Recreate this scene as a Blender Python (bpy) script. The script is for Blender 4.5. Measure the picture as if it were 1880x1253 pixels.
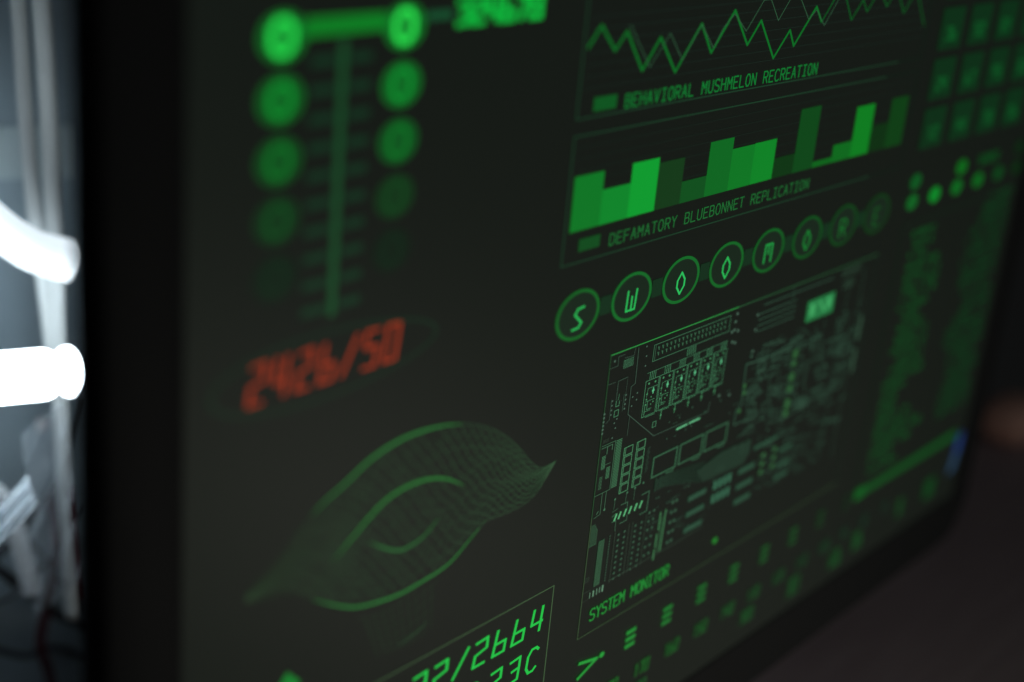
import bpy, math, random
from mathutils import Matrix, Vector

# ------------------------------------------------------------------ scene, camera, light
for o in list(bpy.data.objects):
    bpy.data.objects.remove(o)
SC = bpy.context.scene
COL = SC.collection
random.seed(7)

# All lengths of the display are written in centimetres on the glass: u to the right, v down, n into the monitor.
DESK_V = 30.0
def W(u, v, n=0.0):
    return Vector((u / 100, n / 100, (DESK_V - v) / 100))

RIGHT = (0.64399361, -0.08704366, -0.76006292)     # camera axes in (u, v, n)
DOWN = (-0.21981157, 0.93056066, -0.29281345)
FWD = (0.73277221, 0.35564062, 0.58014191)
FPX = 2714.17                                       # focal length in pixels of an 1880 px wide frame
CAM = (-48.926, -18.428, -30.328)
def wv(a):
    return Vector((a[0], a[2], -a[1])).normalized()
cam_d = bpy.data.cameras.new('camera')
cam = bpy.data.objects.new('camera', cam_d)
COL.objects.link(cam)
rx, ry, rz = wv(RIGHT), -wv(DOWN), -wv(FWD)
M = Matrix(((rx.x, ry.x, rz.x), (rx.y, ry.y, rz.y), (rx.z, ry.z, rz.z))).to_4x4()
M.translation = W(*CAM)
cam.matrix_world = M
cam_d.sensor_width = 36
cam_d.sensor_fit = 'HORIZONTAL'
cam_d.lens = FPX / 1880 * 36
cam_d.clip_start = 0.01
cam_d.clip_end = 50
cam_d.dof.use_dof = True
cam_d.dof.focus_distance = 0.600
cam_d.dof.aperture_fstop = 3.0
cam_d.dof.aperture_blades = 0
SC.camera = cam

world = bpy.data.worlds.new('World')
SC.world = world
world.use_nodes = True
bg = world.node_tree.nodes['Background']
bg.inputs[0].default_value = (0.95, 1.0, 1.0, 1)
bg.inputs[1].default_value = 0.0046

def area(name, loc, target, size, power, col, size_y=None):
    d = bpy.data.lights.new(name, 'AREA')
    d.energy = power
    d.color = col
    d.size = size
    if size_y:
        d.shape = 'RECTANGLE'
        d.size_y = size_y
    o = bpy.data.objects.new(name, d)
    COL.objects.link(o)
    o.location = loc
    o.rotation_euler = (target - loc).to_track_quat('-Z', 'Y').to_euler()
    return o
area('panel_fill_light', W(9, 25.0, -35), W(9, 18, 0), 0.14, 0.27, (1.0, 0.97, 0.85))  # added unseen light that makes the dark panel brighter towards its foot
area('front_fill_light', W(80, -50, -150), W(5, 5, 0), 1.2, 1.5, (0.9, 1.0, 1.0))  # added unseen fill that lifts the blacks of bezel and panel

SC.view_settings.view_transform = 'Standard'
SC.view_settings.look = 'None'
SC.view_settings.exposure = 0
SC.view_settings.gamma = 1
SC.view_settings.use_curve_mapping = False
SC.cycles.use_denoising = True
SC.cycles.max_bounces = 6
SC.cycles.sample_clamp_indirect = 3.0

def at(px, py, n):
    """point on the plane n cm behind the glass that the photo shows at (px, py)"""
    a, b = (px - 940) / FPX, (py - 626.5) / FPX
    d = [RIGHT[i] * a + DOWN[i] * b + FWD[i] for i in range(3)]
    t = (n - CAM[2]) / d[2]
    return W(CAM[0] + d[0] * t, CAM[1] + d[1] * t, n)

# ------------------------------------------------------------------ materials
def lin(c):
    c = c / 255
    return c / 12.92 if c <= 0.04045 else ((c + 0.055) / 1.055) ** 2.4
def L3(c):
    return (lin(c[0]), lin(c[1]), lin(c[2]), 1)

MATS = {}
def mat(name, base, rough=0.5, spec=0.5, metal=0.0, emit=None, strength=1.0, noise=None, bump=0.0, nscale=40.0, stretch=(1, 1, 1)):
    if name in MATS:
        return MATS[name]
    m = bpy.data.materials.new(name)
    m.use_nodes = True
    nt = m.node_tree
    p = nt.nodes['Principled BSDF']
    p.inputs['Base Color'].default_value = (*base, 1)
    p.inputs['Roughness'].default_value = rough
    p.inputs['Specular IOR Level'].default_value = spec
    p.inputs['Metallic'].default_value = metal
    if emit is not None:
        p.inputs['Emission Color'].default_value = (*emit[:3], 1)
        p.inputs['Emission Strength'].default_value = strength
    if noise or bump:
        tc = nt.nodes.new('ShaderNodeTexCoord')
        mp = nt.nodes.new('ShaderNodeMapping')
        mp.inputs['Scale'].default_value = stretch
        nt.links.new(tc.outputs['Object'], mp.inputs[0])
        nz = nt.nodes.new('ShaderNodeTexNoise')
        nz.inputs['Scale'].default_value = nscale
        nz.inputs['Detail'].default_value = 6
        nt.links.new(mp.outputs[0], nz.inputs['Vector'])
        if noise:
            cr = nt.nodes.new('ShaderNodeValToRGB')
            cr.color_ramp.elements[0].position = 0.3
            cr.color_ramp.elements[1].position = 0.7
            cr.color_ramp.elements[0].color = (*base, 1)
            cr.color_ramp.elements[1].color = (*noise, 1)
            nt.links.new(nz.outputs[0], cr.inputs[0])
            nt.links.new(cr.outputs[0], p.inputs['Base Color'])
        if bump:
            b = nt.nodes.new('ShaderNodeBump')
            b.inputs['Strength'].default_value = bump
            b.inputs['Distance'].default_value = 0.001
            nt.links.new(nz.outputs[0], b.inputs['Height'])
            nt.links.new(b.outputs[0], p.inputs['Normal'])
    MATS[name] = m
    return m

PANEL_BASE = (0.038, 0.040, 0.037)
def glow(c):
    """lit pixels of the display: the colour they give off over the panel's own dark surface"""
    e = tuple(max(0.0, lin(x) - 0.009) for x in c)
    return mat('lit pixels %d %d %d' % tuple(c), PANEL_BASE, 0.5, 0.25, emit=e)

# ------------------------------------------------------------------ object helpers
def link(o, parent=None):
    COL.objects.link(o)
    if parent:
        o.parent = parent
    return o
def wloc(o):
    p = Vector((0, 0, 0))
    while o:
        p += o.location
        o = o.parent
    return p
def mesh_obj(name, verts, faces, m, parent=None, smooth=False, loc=None):
    org = wloc(parent) if parent else (loc if loc is not None else Vector((0, 0, 0)))
    me = bpy.data.meshes.new(name)
    me.from_pydata([Vector(v) - org for v in verts], [], faces)
    me.materials.append(m)
    if smooth:
        for p in me.polygons:
            p.use_smooth = True
    me.update()
    o = bpy.data.objects.new(name, me)
    if not parent and loc is not None:
        o.location = loc
    return link(o, parent)
def thing(name, label, cat, loc, group=None):
    o = bpy.data.objects.new(name, None)
    o.empty_display_size = 0.03
    o.location = loc
    link(o)
    return tag(o, label, cat, group)
def tag(o, label, cat, group=None):
    o['label'] = label
    o['category'] = cat
    if group:
        o['group'] = group
    return o

STRETCH = 4 / 3        # the display shows a 4:3 picture pulled out to its full width
LAYER = [0.0]
WS = [1.0]
class G:
    """flat shapes drawn on the glass, one mesh"""
    def __init__(self):
        self.v, self.f = [], []
        LAYER[0] += 0.0003
        self.base = 0.002 + LAYER[0]
        self.k = 0
    def face(self, pts):
        n = -(self.base + (self.k % 8) * 2e-5)
        self.k += 1
        i = len(self.v)
        self.v += [W(u, v, n) for u, v in pts]
        self.f.append(list(range(i, i + len(pts))))
        return self
    def rect(self, u0, v0, u1, v1):
        return self.face([(u0, v0), (u1, v0), (u1, v1), (u0, v1)])
    def disc(self, cu, cv, ru, rv, seg=40):
        return self.face([(cu + ru * math.cos(t * 2 * math.pi / seg), cv + rv * math.sin(t * 2 * math.pi / seg)) for t in range(seg)])
    def ring(self, cu, cv, ru, rv, w, seg=56):
        for t in range(seg):
            a, b = t * 2 * math.pi / seg, (t + 1) * 2 * math.pi / seg
            self.face([(cu + (ru + s * w * STRETCH / 2) * math.cos(x), cv + (rv + s * w / 2) * math.sin(x)) for s, x in ((1, a), (1, b), (-1, b), (-1, a))])
        return self
    def line(self, pts, w, close=False):
        w *= WS[0]
        q = [(u / STRETCH, v) for u, v in pts]
        if close:
            q.append(q[0])
        for (x0, y0), (x1, y1) in zip(q, q[1:]):
            dx, dy = x1 - x0, y1 - y0
            l = math.hypot(dx, dy) or 1e-6
            dx, dy = dx / l * w / 2, dy / l * w / 2
            e = 0.7
            a0, b0, a1, b1 = x0 - dx * e, y0 - dy * e, x1 + dx * e, y1 + dy * e
            self.face([(x * STRETCH, y) for x, y in ((a0 - dy, b0 + dx), (a1 - dy, b1 + dx), (a1 + dy, b1 - dx), (a0 + dy, b0 - dx))])
        return self
    def taper(self, pts, w, p=.6):
        q = [(u / STRETCH, v) for u, v in pts]
        m = len(q) - 1
        L, R = [], []
        for i, (x, y) in enumerate(q):
            x0, y0 = q[max(0, i - 1)]
            x1, y1 = q[min(m, i + 1)]
            l = math.hypot(x1 - x0, y1 - y0) or 1e-6
            h = w / 2 * max(.02, math.sin(math.pi * i / m)) ** p
            nx, ny = -(y1 - y0) / l * h, (x1 - x0) / l * h
            L.append(((x + nx) * STRETCH, y + ny))
            R.append(((x - nx) * STRETCH, y - ny))
        for i in range(m):
            self.face([L[i], L[i + 1], R[i + 1], R[i]])
        return self
    def box(self, u0, v0, u1, v1, w):
        return self.line([(u0, v0), (u1, v0), (u1, v1), (u0, v1)], w, True)
    def dot(self, u, v, r):
        return self.disc(u, v, r * STRETCH * (0.5 + 0.5 * WS[0]), r * (0.5 + 0.5 * WS[0]), 12)
    def glyph(self, ch, u, v0, v1, gw, w, slant=0.0):
        h = v1 - v0
        for st in FONT.get(ch, []):
            self.line([(u + x * gw + slant * (1 - y) * h, v0 + y * h) for x, y in st], w)
        return self
    def text(self, s, u, v0, v1, pitch, gw, w, slant=0.0):
        for i, ch in enumerate(s):
            self.glyph(ch, u + i * pitch, v0, v1, gw, w, slant)
        return self
    def obj(self, name, m, parent):
        return mesh_obj(name, self.v, self.f, m, parent)

FONT = {
 'A': [[(0, 1), (.5, 0), (1, 1)], [(.2, .65), (.8, .65)]],
 'B': [[(0, 0), (0, 1), (.75, 1), (1, .85), (1, .62), (.75, .48), (0, .48)], [(.75, .48), (.92, .35), (.92, .14), (.75, 0), (0, 0)]],
 'C': [[(1, .12), (.75, 0), (.3, 0), (0, .25), (0, .75), (.3, 1), (.75, 1), (1, .88)]],
 'D': [[(0, 0), (0, 1), (.6, 1), (1, .75), (1, .25), (.6, 0), (0, 0)]],
 'E': [[(1, 0), (0, 0), (0, 1), (1, 1)], [(0, .48), (.8, .48)]],
 'F': [[(1, 0), (0, 0), (0, 1)], [(0, .48), (.8, .48)]],
 'H': [[(0, 0), (0, 1)], [(1, 0), (1, 1)], [(0, .48), (1, .48)]],
 'I': [[(.5, 0), (.5, 1)], [(.1, 0), (.9, 0)], [(.1, 1), (.9, 1)]],
 'L': [[(0, 0), (0, 1), (1, 1)]],
 'M': [[(0, 1), (0, 0), (.5, .55), (1, 0), (1, 1)]],
 'N': [[(0, 1), (0, 0), (1, 1), (1, 0)]],
 'O': [[(.3, 0), (.7, 0), (1, .25), (1, .75), (.7, 1), (.3, 1), (0, .75), (0, .25), (.3, 0)]],
 'P': [[(0, 1), (0, 0), (.75, 0), (1, .15), (1, .4), (.75, .53), (0, .53)]],
 'R': [[(0, 1), (0, 0), (.75, 0), (1, .15), (1, .37), (.75, .5), (0, .5)], [(.5, .5), (1, 1)]],
 'S': [[(1, .12), (.75, 0), (.25, 0), (0, .14), (0, .35), (.25, .47), (.75, .53), (1, .67), (1, .86), (.75, 1), (.25, 1), (0, .88)]],
 'T': [[(0, 0), (1, 0)], [(.5, 0), (.5, 1)]],
 'U': [[(0, 0), (0, .8), (.25, 1), (.75, 1), (1, .8), (1, 0)]],
 'V': [[(0, 0), (.5, 1), (1, 0)]],
 'W': [[(0, 0), (.12, 1), (.5, .35), (.88, 1), (1, 0)]],
 'Y': [[(0, 0), (.5, .48), (1, 0)], [(.5, .48), (.5, 1)]],
 '0': [[(0, 0), (1, 0), (1, 1), (0, 1), (0, 0)]],
 '1': [[(.2, .15), (.55, 0), (.55, 1)]],
 '2': [[(0, .05), (.95, 0), (1, .42), (.05, .55), (0, 1), (.95, 1)]],
 '3': [[(0, .05), (.95, 0), (1, .45), (.3, .5)], [(1, .45), (1, .95), (0, 1)]],
 '4': [[(.05, 0), (0, .62), (1, .62)], [(.85, 0), (.85, 1)]],
 '5': [[(1, 0), (0, 0), (0, .45), (1, .45), (1, 1), (0, 1)]],
 '6': [[(.15, 0), (0, 1), (1, 1), (1, .55), (.08, .55)]],
 '7': [[(0, 0), (1, 0), (.4, 1)]],
 '8': [[(0, 0), (1, 0), (1, 1), (0, 1), (0, 0)], [(0, .5), (1, .5)]],
 '9': [[(1, .45), (0, .45), (0, 0), (1, 0), (1, 1)]],
 '/': [[(1, 0), (0, 1)]],
 '-': [[(0, .5), (1, .5)]],
}

def tube_mesh(pts, rad, seg=20, cap=True, round_end=False):
    """a tube along a path of world points; rad may be a number or one value per point"""
    P = [Vector(p) for p in pts]
    R = rad if isinstance(rad, (list, tuple)) else [rad] * len(P)
    verts, faces = [], []
    up = Vector((0.31, 0.87, 0.38)).normalized()
    for i, p in enumerate(P):
        t = (P[min(i + 1, len(P) - 1)] - P[max(i - 1, 0)]).normalized()
        a = t.cross(up)
        if a.length < 1e-4:
            a = t.cross(Vector((1, 0, 0)))
        a.normalize()
        b = t.cross(a)
        for k in range(seg):
            th = 2 * math.pi * k / seg
            verts.append(p + (a * math.cos(th) + b * math.sin(th)) * R[i])
    for i in range(len(P) - 1):
        for k in range(seg):
            k2 = (k + 1) % seg
            faces.append((i * seg + k, i * seg + k2, (i + 1) * seg + k2, (i + 1) * seg + k))
    if cap:
        faces.append(tuple(range(seg))[::-1])
        faces.append(tuple((len(P) - 1) * seg + k for k in range(seg)))
    return verts, faces
def smooth_path(pts, n=10):
    """Catmull-Rom through the points"""
    P = [Vector(p) for p in pts]
    P = [P[0] * 2 - P[1]] + P + [P[-1] * 2 - P[-2]]
    out = []
    for i in range(1, len(P) - 2):
        for k in range(n):
            t = k / n
            out.append(0.5 * ((2 * P[i]) + (P[i + 1] - P[i - 1]) * t + (2 * P[i - 1] - 5 * P[i] + 4 * P[i + 1] - P[i + 2]) * t * t + (3 * P[i] - P[i - 1] - 3 * P[i + 1] + P[i + 2]) * t ** 3))
    out.append(P[-2])
    return out
def rounded_rect(u0, v0, u1, v1, r, seg=10):
    pts = []
    for cu, cv, a0 in ((u1 - r, v0 + r, -90), (u1 - r, v1 - r, 0), (u0 + r, v1 - r, 90), (u0 + r, v0 + r, 180)):
        for k in range(seg + 1):
            a = math.radians(a0 + 90 * k / seg)
            pts.append((cu + r * math.cos(a), cv + r * math.sin(a)))
    return pts
def loft(loops):
    """loops of (u, v, n) with equal counts -> verts, side faces"""
    m = len(loops[0])
    verts = [W(*p) for lp in loops for p in lp]
    faces = []
    for i in range(len(loops) - 1):
        for k in range(m):
            k2 = (k + 1) % m
            faces.append((i * m + k, i * m + k2, (i + 1) * m + k2, (i + 1) * m + k))
    return verts, faces

# ------------------------------------------------------------------ the setting
desk_m = mat('dark walnut desk', (0.30, 0.225, 0.235), 0.6, 0.3, noise=(0.37, 0.285, 0.295), bump=0.15, nscale=9, stretch=(1, 14, 1))
def desk_mesh():
    u0, u1, n0, n1, t = -95, 73, -75, 22, 3
    loops = []
    for e, v in ((0.4, 30.0), (0.1, 30.1), (0, 30.4), (0, 30 + t - .4), (0.4, 30 + t)):
        loops.append([(u0 + e, v, n0 + e), (u1 - e, v, n0 + e), (u1 - e, v, n1 - e), (u0 + e, v, n1 - e)])
    vs, fs = loft(loops)
    fs += [(0, 1, 2, 3), (16, 17, 18, 19)]
    return vs, fs
vs, fs = desk_mesh()
desk = mesh_obj('desk', vs, fs, desk_m)
desk['kind'] = 'structure'
desk['label'] = 'dark brown desk top under the monitor'

# ------------------------------------------------------------------ the monitor
mon = thing('computer_monitor', 'large black computer monitor showing green diagrams, charts and readouts on a dark screen', 'monitor', W(5, 30, 4))
black = mat('black monitor plastic', (0.0250, 0.0255, 0.0260), 0.6, 0.10)
shell = mat('dark monitor shell', (0.02, 0.02, 0.021), 0.5, 0.4, bump=0.1, nscale=800)
panel_m = mat('dark display panel', PANEL_BASE, 0.5, 0.25, emit=(0.0027, 0.0049, 0.0030))

U0, U1, V0, V1 = -25.05, 35.35, -13.2, 21.5      # lit area
B0, B1, T0, T1 = -27.85, 38.1, -15.9, 24.95        # outer edge of the monitor
def frame_mesh():
    inner = rounded_rect(U0, V0, U1, V1, 0.15)
    loops = [[(u, v, 0.12) for u, v in inner], [(u, v, -0.06) for u, v in inner]]
    inn2 = rounded_rect(U0 - .06, V0 - .06, U1 + .06, V1 + .06, 0.2)
    loops.append([(u, v, -0.10) for u, v in inn2])
    for e, n in ((0.30, -0.10), (0.14, -0.07), (0.04, 0.03), (0.0, 0.2), (0.0, 0.85), (0.06, 1.0), (0.2, 1.1)):
        loops.append([(u, v, n) for u, v in rounded_rect(B0 + e, T0 + e, B1 - e, T1 - e, 2.9 - e)])
    return loft(loops)
vs, fs = frame_mesh()
mesh_obj('bezel', vs, fs, black, mon, True)
def shell_mesh():
    loops = []
    for e, n in ((0.2, 1.1), (0.6, 1.3), (4, 2.6), (9, 3.6), (12, 4.2)):
        loops.append([(u, v, n) for u, v in rounded_rect(B0 + e, T0 + e, B1 - e, T1 - e, 2.7 + e * .2)])
    vs, fs = loft(loops)
    m = len(loops[0])
    fs.append(tuple(range(4 * m, 5 * m)))
    return vs, fs
vs, fs = shell_mesh()
mesh_obj('back_shell', vs, fs, shell, mon, True)
vs, fs = loft([[(u, v, n) for u, v in rounded_rect(2, 2, 8, 29.4, .6)] for n in (4.1, 6.6)])
k = len(vs) // 2
stand = mesh_obj('stand', vs, fs + [tuple(range(k))[::-1], tuple(range(k, 2 * k))], shell, mon)
vs, fs = [], []
foot = [(5 + 10 * math.cos(a * math.pi / 24), 4 + 8 * math.sin(a * math.pi / 24)) for a in range(48)]
vs = [W(u, 29.98, n) for u, n in foot] + [W(u, 29.4, n) for u, n in foot] + [W(5 + (u - 5) * .97, 29.2, 4 + (n - 4) * .97) for u, n in foot]
for i in range(2):
    fs += [(i * 48 + a, i * 48 + (a + 1) % 48, (i + 1) * 48 + (a + 1) % 48, (i + 1) * 48 + a) for a in range(48)]
fs += [tuple(range(48))[::-1], tuple(range(96, 144))]
mesh_obj('stand_foot', vs, fs, shell, stand)
vs, fs = loft([[(u, v, n) for u, v in rounded_rect(U0 - .1, V0 - .1, U1 + .1, V1 + .1, 0.15)] for n in (0.0, 0.3)])
k = len(vs) // 2
mesh_obj('screen', vs, fs + [tuple(range(k)), tuple(range(k, 2 * k))[::-1]], panel_m, mon)

def part(name, label=None):
    """a diagram on the screen: an Empty that parents its pieces"""
    o = bpy.data.objects.new(name, None)
    o.empty_display_size = 0.02
    link(o, mon)
    if label:
        o['label'] = label
    return o

# --- number columns, top left
pt = part('number_ladder', 'two columns of fading numbered green discs beside a vertical scale')
shade = [((20, 104, 40), (46, 235, 84)), ((21, 90, 37), (14, 152, 52)), ((23, 73, 34), (18, 116, 42)), ((25, 52, 31), (24, 76, 35)), ((24, 36, 28), (24, 44, 30))]
shade_r = [((20, 108, 40), (50, 235, 84)), ((19, 100, 39), (16, 146, 52)), ((22, 82, 36), (18, 116, 42)), ((26, 54, 31), (26, 66, 34)), ((25, 36, 28), (24, 42, 30))]
for cu, sh in ((-21.80, shade), (-17.05, shade_r)):
    for i, (fill, dig) in enumerate(sh):
        cv = -11.31 + 1.73 * i
        G().disc(cu, cv, 0.86, 0.70).obj('number_disc', glow(fill), pt)
        G().glyph('O', cu - .36, cv - .45, cv + .45, .72, .17 if i == 0 else .12).obj('digit', glow(dig), pt)
G().rect(-21.0, -11.78, -17.85, -11.25).obj('link_bar', glow((8, 122, 40)), pt)
G().rect(-16.15, -11.68, -15.0, -11.42).obj('dash', glow((30, 80, 50)), pt)
g = G()
g.rect(-19.66, -11.1, -19.36, -2.75)
g.obj('scale_bar', glow((32, 74, 44)), pt)
g = G()
for i in range(10):
    v = -10.55 + i * .83
    g.rect(-20.75, v - .14, -19.75, v + .14)
    g.rect(-19.25, v - .14, -18.35, v + .14)
g.obj('scale_ticks', glow((28, 52, 37)), pt)
g = G().text('324678', -14.72, -11.92, -11.22, .70, .50, .19)
g.obj('code_digits', glow((12, 176, 62)), pt)
G().rect(-14.9, -12.9, -10.4, -11.95).obj('code_plate', glow((16, 76, 36)), pt)

# --- red readout in its lens outline
pt = part('red_readout', 'blurred red digits 2426/50 inside a faint green outline')
RED = glow((152, 54, 33))
RSL = .26
g = G().text('2426/50', -22.70, -1.86, -.64, .93, .52, .115, .12)
g.obj('red_digits', RED, pt)
g = G()
lens = []
for k in range(60):
    a = k * 2 * math.pi / 60
    lens.append((-19.4 + 4.7 * math.cos(a), -1.18 + 1.08 * math.sin(a) * (1 - .12 * math.cos(a))))
g.line(lens, .12, True)
g.obj('lens_outline', glow((29, 44, 34)), pt)

# --- the wire-frame eye
pt = part('wireframe_eye', 'dim green net in the shape of an eye')
top = [(-22.8, 5.95), (-21.49, 5.04), (-20.14, 4.02), (-18.64, 3.25), (-17.28, 2.64), (-15.74, 2.37), (-14.08, 2.48), (-12.55, 2.83), (-11.02, 3.54), (-9.77, 4.49), (-8.86, 5.41), (-8.12, 5.92), (-7.23, 5.91)]
bot = [(-22.8, 5.95), (-20.9, 6.4), (-19.70, 6.95), (-18.56, 7.75), (-17.50, 8.22), (-15.75, 8.48), (-14.63, 8.43), (-13.14, 8.23), (-12.00, 7.59), (-11.19, 7.14), (-10.04, 7.21), (-9.00, 7.19), (-8.24, 6.92), (-7.64, 6.35), (-7.23, 5.91)]
def curve2(pts, n):
    """points evenly spread along a smooth curve through (u, v) pairs"""
    q = smooth_path([(u, v, 0) for u, v in pts], 12)
    d = [0]
    for a, b in zip(q, q[1:]):
        d.append(d[-1] + (b - a).length)
    out = []
    j = 0
    for i in range(n + 1):
        s = d[-1] * i / n
        while j < len(d) - 2 and d[j + 1] < s:
            j += 1
        f = (s - d[j]) / max(1e-9, d[j + 1] - d[j])
        p = q[j].lerp(q[j + 1], f)
        out.append((p.x, p.y))
    return out
N = 66
ct, cb = curve2(top, N), curve2(bot, N)
rows = []
for r in range(12):
    t = r / 11
    row = []
    for i in range(N + 1):
        s = i / N
        tt = t + (.10 * s ** 3 * math.sin(s * 27 + r * .9) + .03 * math.sin(s * 19 - r * .7)) * math.sin(math.pi * t)
        row.append((ct[i][0] * (1 - tt) + cb[i][0] * tt, ct[i][1] * (1 - tt) + cb[i][1] * tt))
    rows.append(row)
g = G()
for r, row in enumerate(rows):
    if r % 2 == 0:
        g.line(row[34 + (r * 5) % 7:], .024)
g.obj('eye_contours', glow((54, 88, 60)), pt)
def net(i0, i1, col, w, step=1):
    """diamond net between the lids, from one span to the next along the eye"""
    K = 20
    def q(i, k):
        i = max(0, min(N, i))
        t = k / K
        sx = i / N
        t += (.05 * sx ** 2 * math.sin(sx * 27 + k * .6)) * math.sin(math.pi * t)
        return (ct[i][0] * (1 - t) + cb[i][0] * t, ct[i][1] * (1 - t) + cb[i][1] * t)
    g = G()
    for i in range(i0, i1, step):
        for sg in (1, -1):
            ln = []
            for k in range(K + 1):
                j = i + sg * (k - K // 2)
                if i0 <= j <= i1:
                    ln.append(q(j, k))
            if len(ln) > 1:
                g.line(ln, w)
    g.obj('eye_net', glow(col), pt)
g = G()
for r, row in enumerate(rows):
    g.line(row[10 + (r * 5) % 6:], .017)
g.obj('eye_contours', glow((42, 64, 46)), pt)
net(36, N, (50, 78, 54), .021, 2)
net(16, 44, (46, 70, 49), .022, 2)
net(1, 22, (46, 66, 46), .022, 2)
net(8, 40, (44, 66, 47), .018, 3)
g = G()
for r in range(6):
    g.line([(-17.6 + .28 * r + k * .42, 8.55 + r * .40 + .4 * math.sin(k * .42 + .2) * (1 - r * .1)) for k in range(11 - r)], .016)
for k in range(9):
    g.line([(-17.3 + k * .42, 8.7), (-16.5 + k * .34, 10.6)], .016)
g.obj('lower_net', glow((46, 66, 47)), pt)
G().taper(curve2([(-15.6, 10.62), (-15.0, 10.55), (-14.4, 10.42), (-14.0, 10.2)], 8), .07).obj('lower_net', glow((44, 70, 48)), pt)
G().taper(curve2([(-20.0, 3.9), (-19.4, 3.55), (-18.64, 3.25), (-17.28, 2.64), (-15.74, 2.37), (-14.08, 2.47), (-12.9, 2.72)], 34), .115).obj('upper_lid', glow((42, 118, 54)), pt)
G().taper(curve2([(-19.8, 7.0), (-18.6, 7.73), (-17.50, 8.20), (-15.75, 8.47), (-14.63, 8.42), (-13.14, 8.23), (-12.0, 7.6), (-11.2, 7.1)], 34), .095).obj('lower_lid', glow((42, 120, 54)), pt)
G().line(curve2([(-11.6, 7.4), (-11.19, 7.14), (-10.04, 7.21), (-9.00, 7.19), (-8.24, 6.92), (-7.64, 6.35), (-7.23, 5.91)], 24), .022).obj('lower_lid', glow((58, 84, 60)), pt)
G().taper(curve2([(-18.9, 5.9), (-18.0, 5.3), (-17.32, 4.84), (-16.52, 4.44), (-15.57, 4.28), (-14.57, 4.34), (-13.63, 4.62), (-12.6, 5.2)], 30), .12).obj('iris_arc', glow((40, 116, 50)), pt)
G().taper(curve2([(-17.3, 5.8), (-16.36, 6.41), (-15.68, 6.70), (-15.02, 6.68), (-14.4, 6.48), (-13.8, 6.05)], 22), .10).obj('pupil_arc', glow((40, 100, 50)), pt)

# --- readout box bottom left
pt = part('temperature_readout', 'bright green digits in a thin outlined box')
G().line([(-22.5, 11.71), (-6.45, 11.71), (-6.45, 17.2)], .045).obj('box_outline', glow((66, 92, 62)), pt)
DG = glow((36, 192, 72))
g = G()
for i, ch in enumerate('22/2664'):
    g.glyph(ch, -14.62 + i * 1.148, 12.42, 13.50, .68, .115, .12)
for i, ch in enumerate('023C'):
    if ch == '0':
        g.ring(-11.0, 14.5, .28, .22, .1)
    else:
        g.glyph(ch, -11.22 + i * 1.148, 14.28, 15.34, .62, .115, .12)
g.obj('readout_digits', DG, pt)
G().face([(-20.75, 9.35), (-20.15, 9.95), (-20.75, 10.6), (-21.3, 9.95)]).obj('marker', glow((26, 120, 46)), pt)

# --- line chart
pt = part('line_chart', 'green zigzag line chart captioned BEHAVIORAL MUSHMELON RECREATION')
G().line([(-8.2, -12.95), (-8.2, -7.52), (16.5, -7.52)], .055).obj('chart_frame', glow((34, 62, 44)), pt)
G().line([(16.5, -7.52), (18.9, -7.52), (18.9, -12.95)], .055).obj('chart_frame', glow((25, 38, 30)), pt)
g = G()
for i in range(7):
    g.line([(-8.0, -8.57 - .41 * i), (18.7, -8.57 - .41 * i)], .022)
g.obj('grid_lines', glow((34, 46, 40)), pt)
zig = [(-7.95, -10.0), (-7.30, -10.72), (-6.36, -9.78), (-5.75, -10.42), (-4.55, -8.92), (-3.60, -10.05), (-2.38, -8.68), (-0.96, -10.38), (-0.05, -9.22), (1.29, -10.76), (2.55, -9.33), (3.36, -10.24), (4.75, -8.63), (5.78, -9.70), (6.28, -9.02), (7.73, -10.55), (8.37, -9.88), (9.5, -11.1), (10.23, -10.80), (11.04, -9.80), (11.87, -10.63), (12.40, -10.09), (13.2, -10.9), (13.7, -10.7), (14.26, -10.22), (14.9, -10.9), (15.4, -10.6), (16.12, -9.82), (16.8, -10.6), (17.35, -10.55), (18.55, -9.1)]
G().line(zig[:17], .095).obj('chart_line', glow((22, 106, 42)), pt)
G().line(zig[16:], .07).obj('chart_line', glow((22, 84, 38)), pt)
thin = [(-5.6, -10.62), (-4.1, -9.02), (-3.0, -10.15), (-2.0, -9.1), (-0.96, -10.35), (0.06, -9.40), (0.63, -10.15), (1.31, -10.62), (2.32, -9.89), (3.37, -11.05), (3.9, -11.05), (4.71, -10.16), (5.5, -11.05), (6.3, -10.95), (7.22, -10.05), (7.77, -10.42), (8.65, -9.72), (9.7, -10.9)]
G().line(thin, .032).obj('thin_chart_line', glow((52, 90, 64)), pt)
G().rect(-7.28, -8.20, -5.92, -7.70).obj('legend_swatch', glow((24, 86, 38)), pt)
G().text('BEHAVIORAL MUSHMELON RECREATION', -5.36, -8.12, -7.65, .456, .30, .058).obj('caption', glow((26, 118, 52)), pt)

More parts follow.
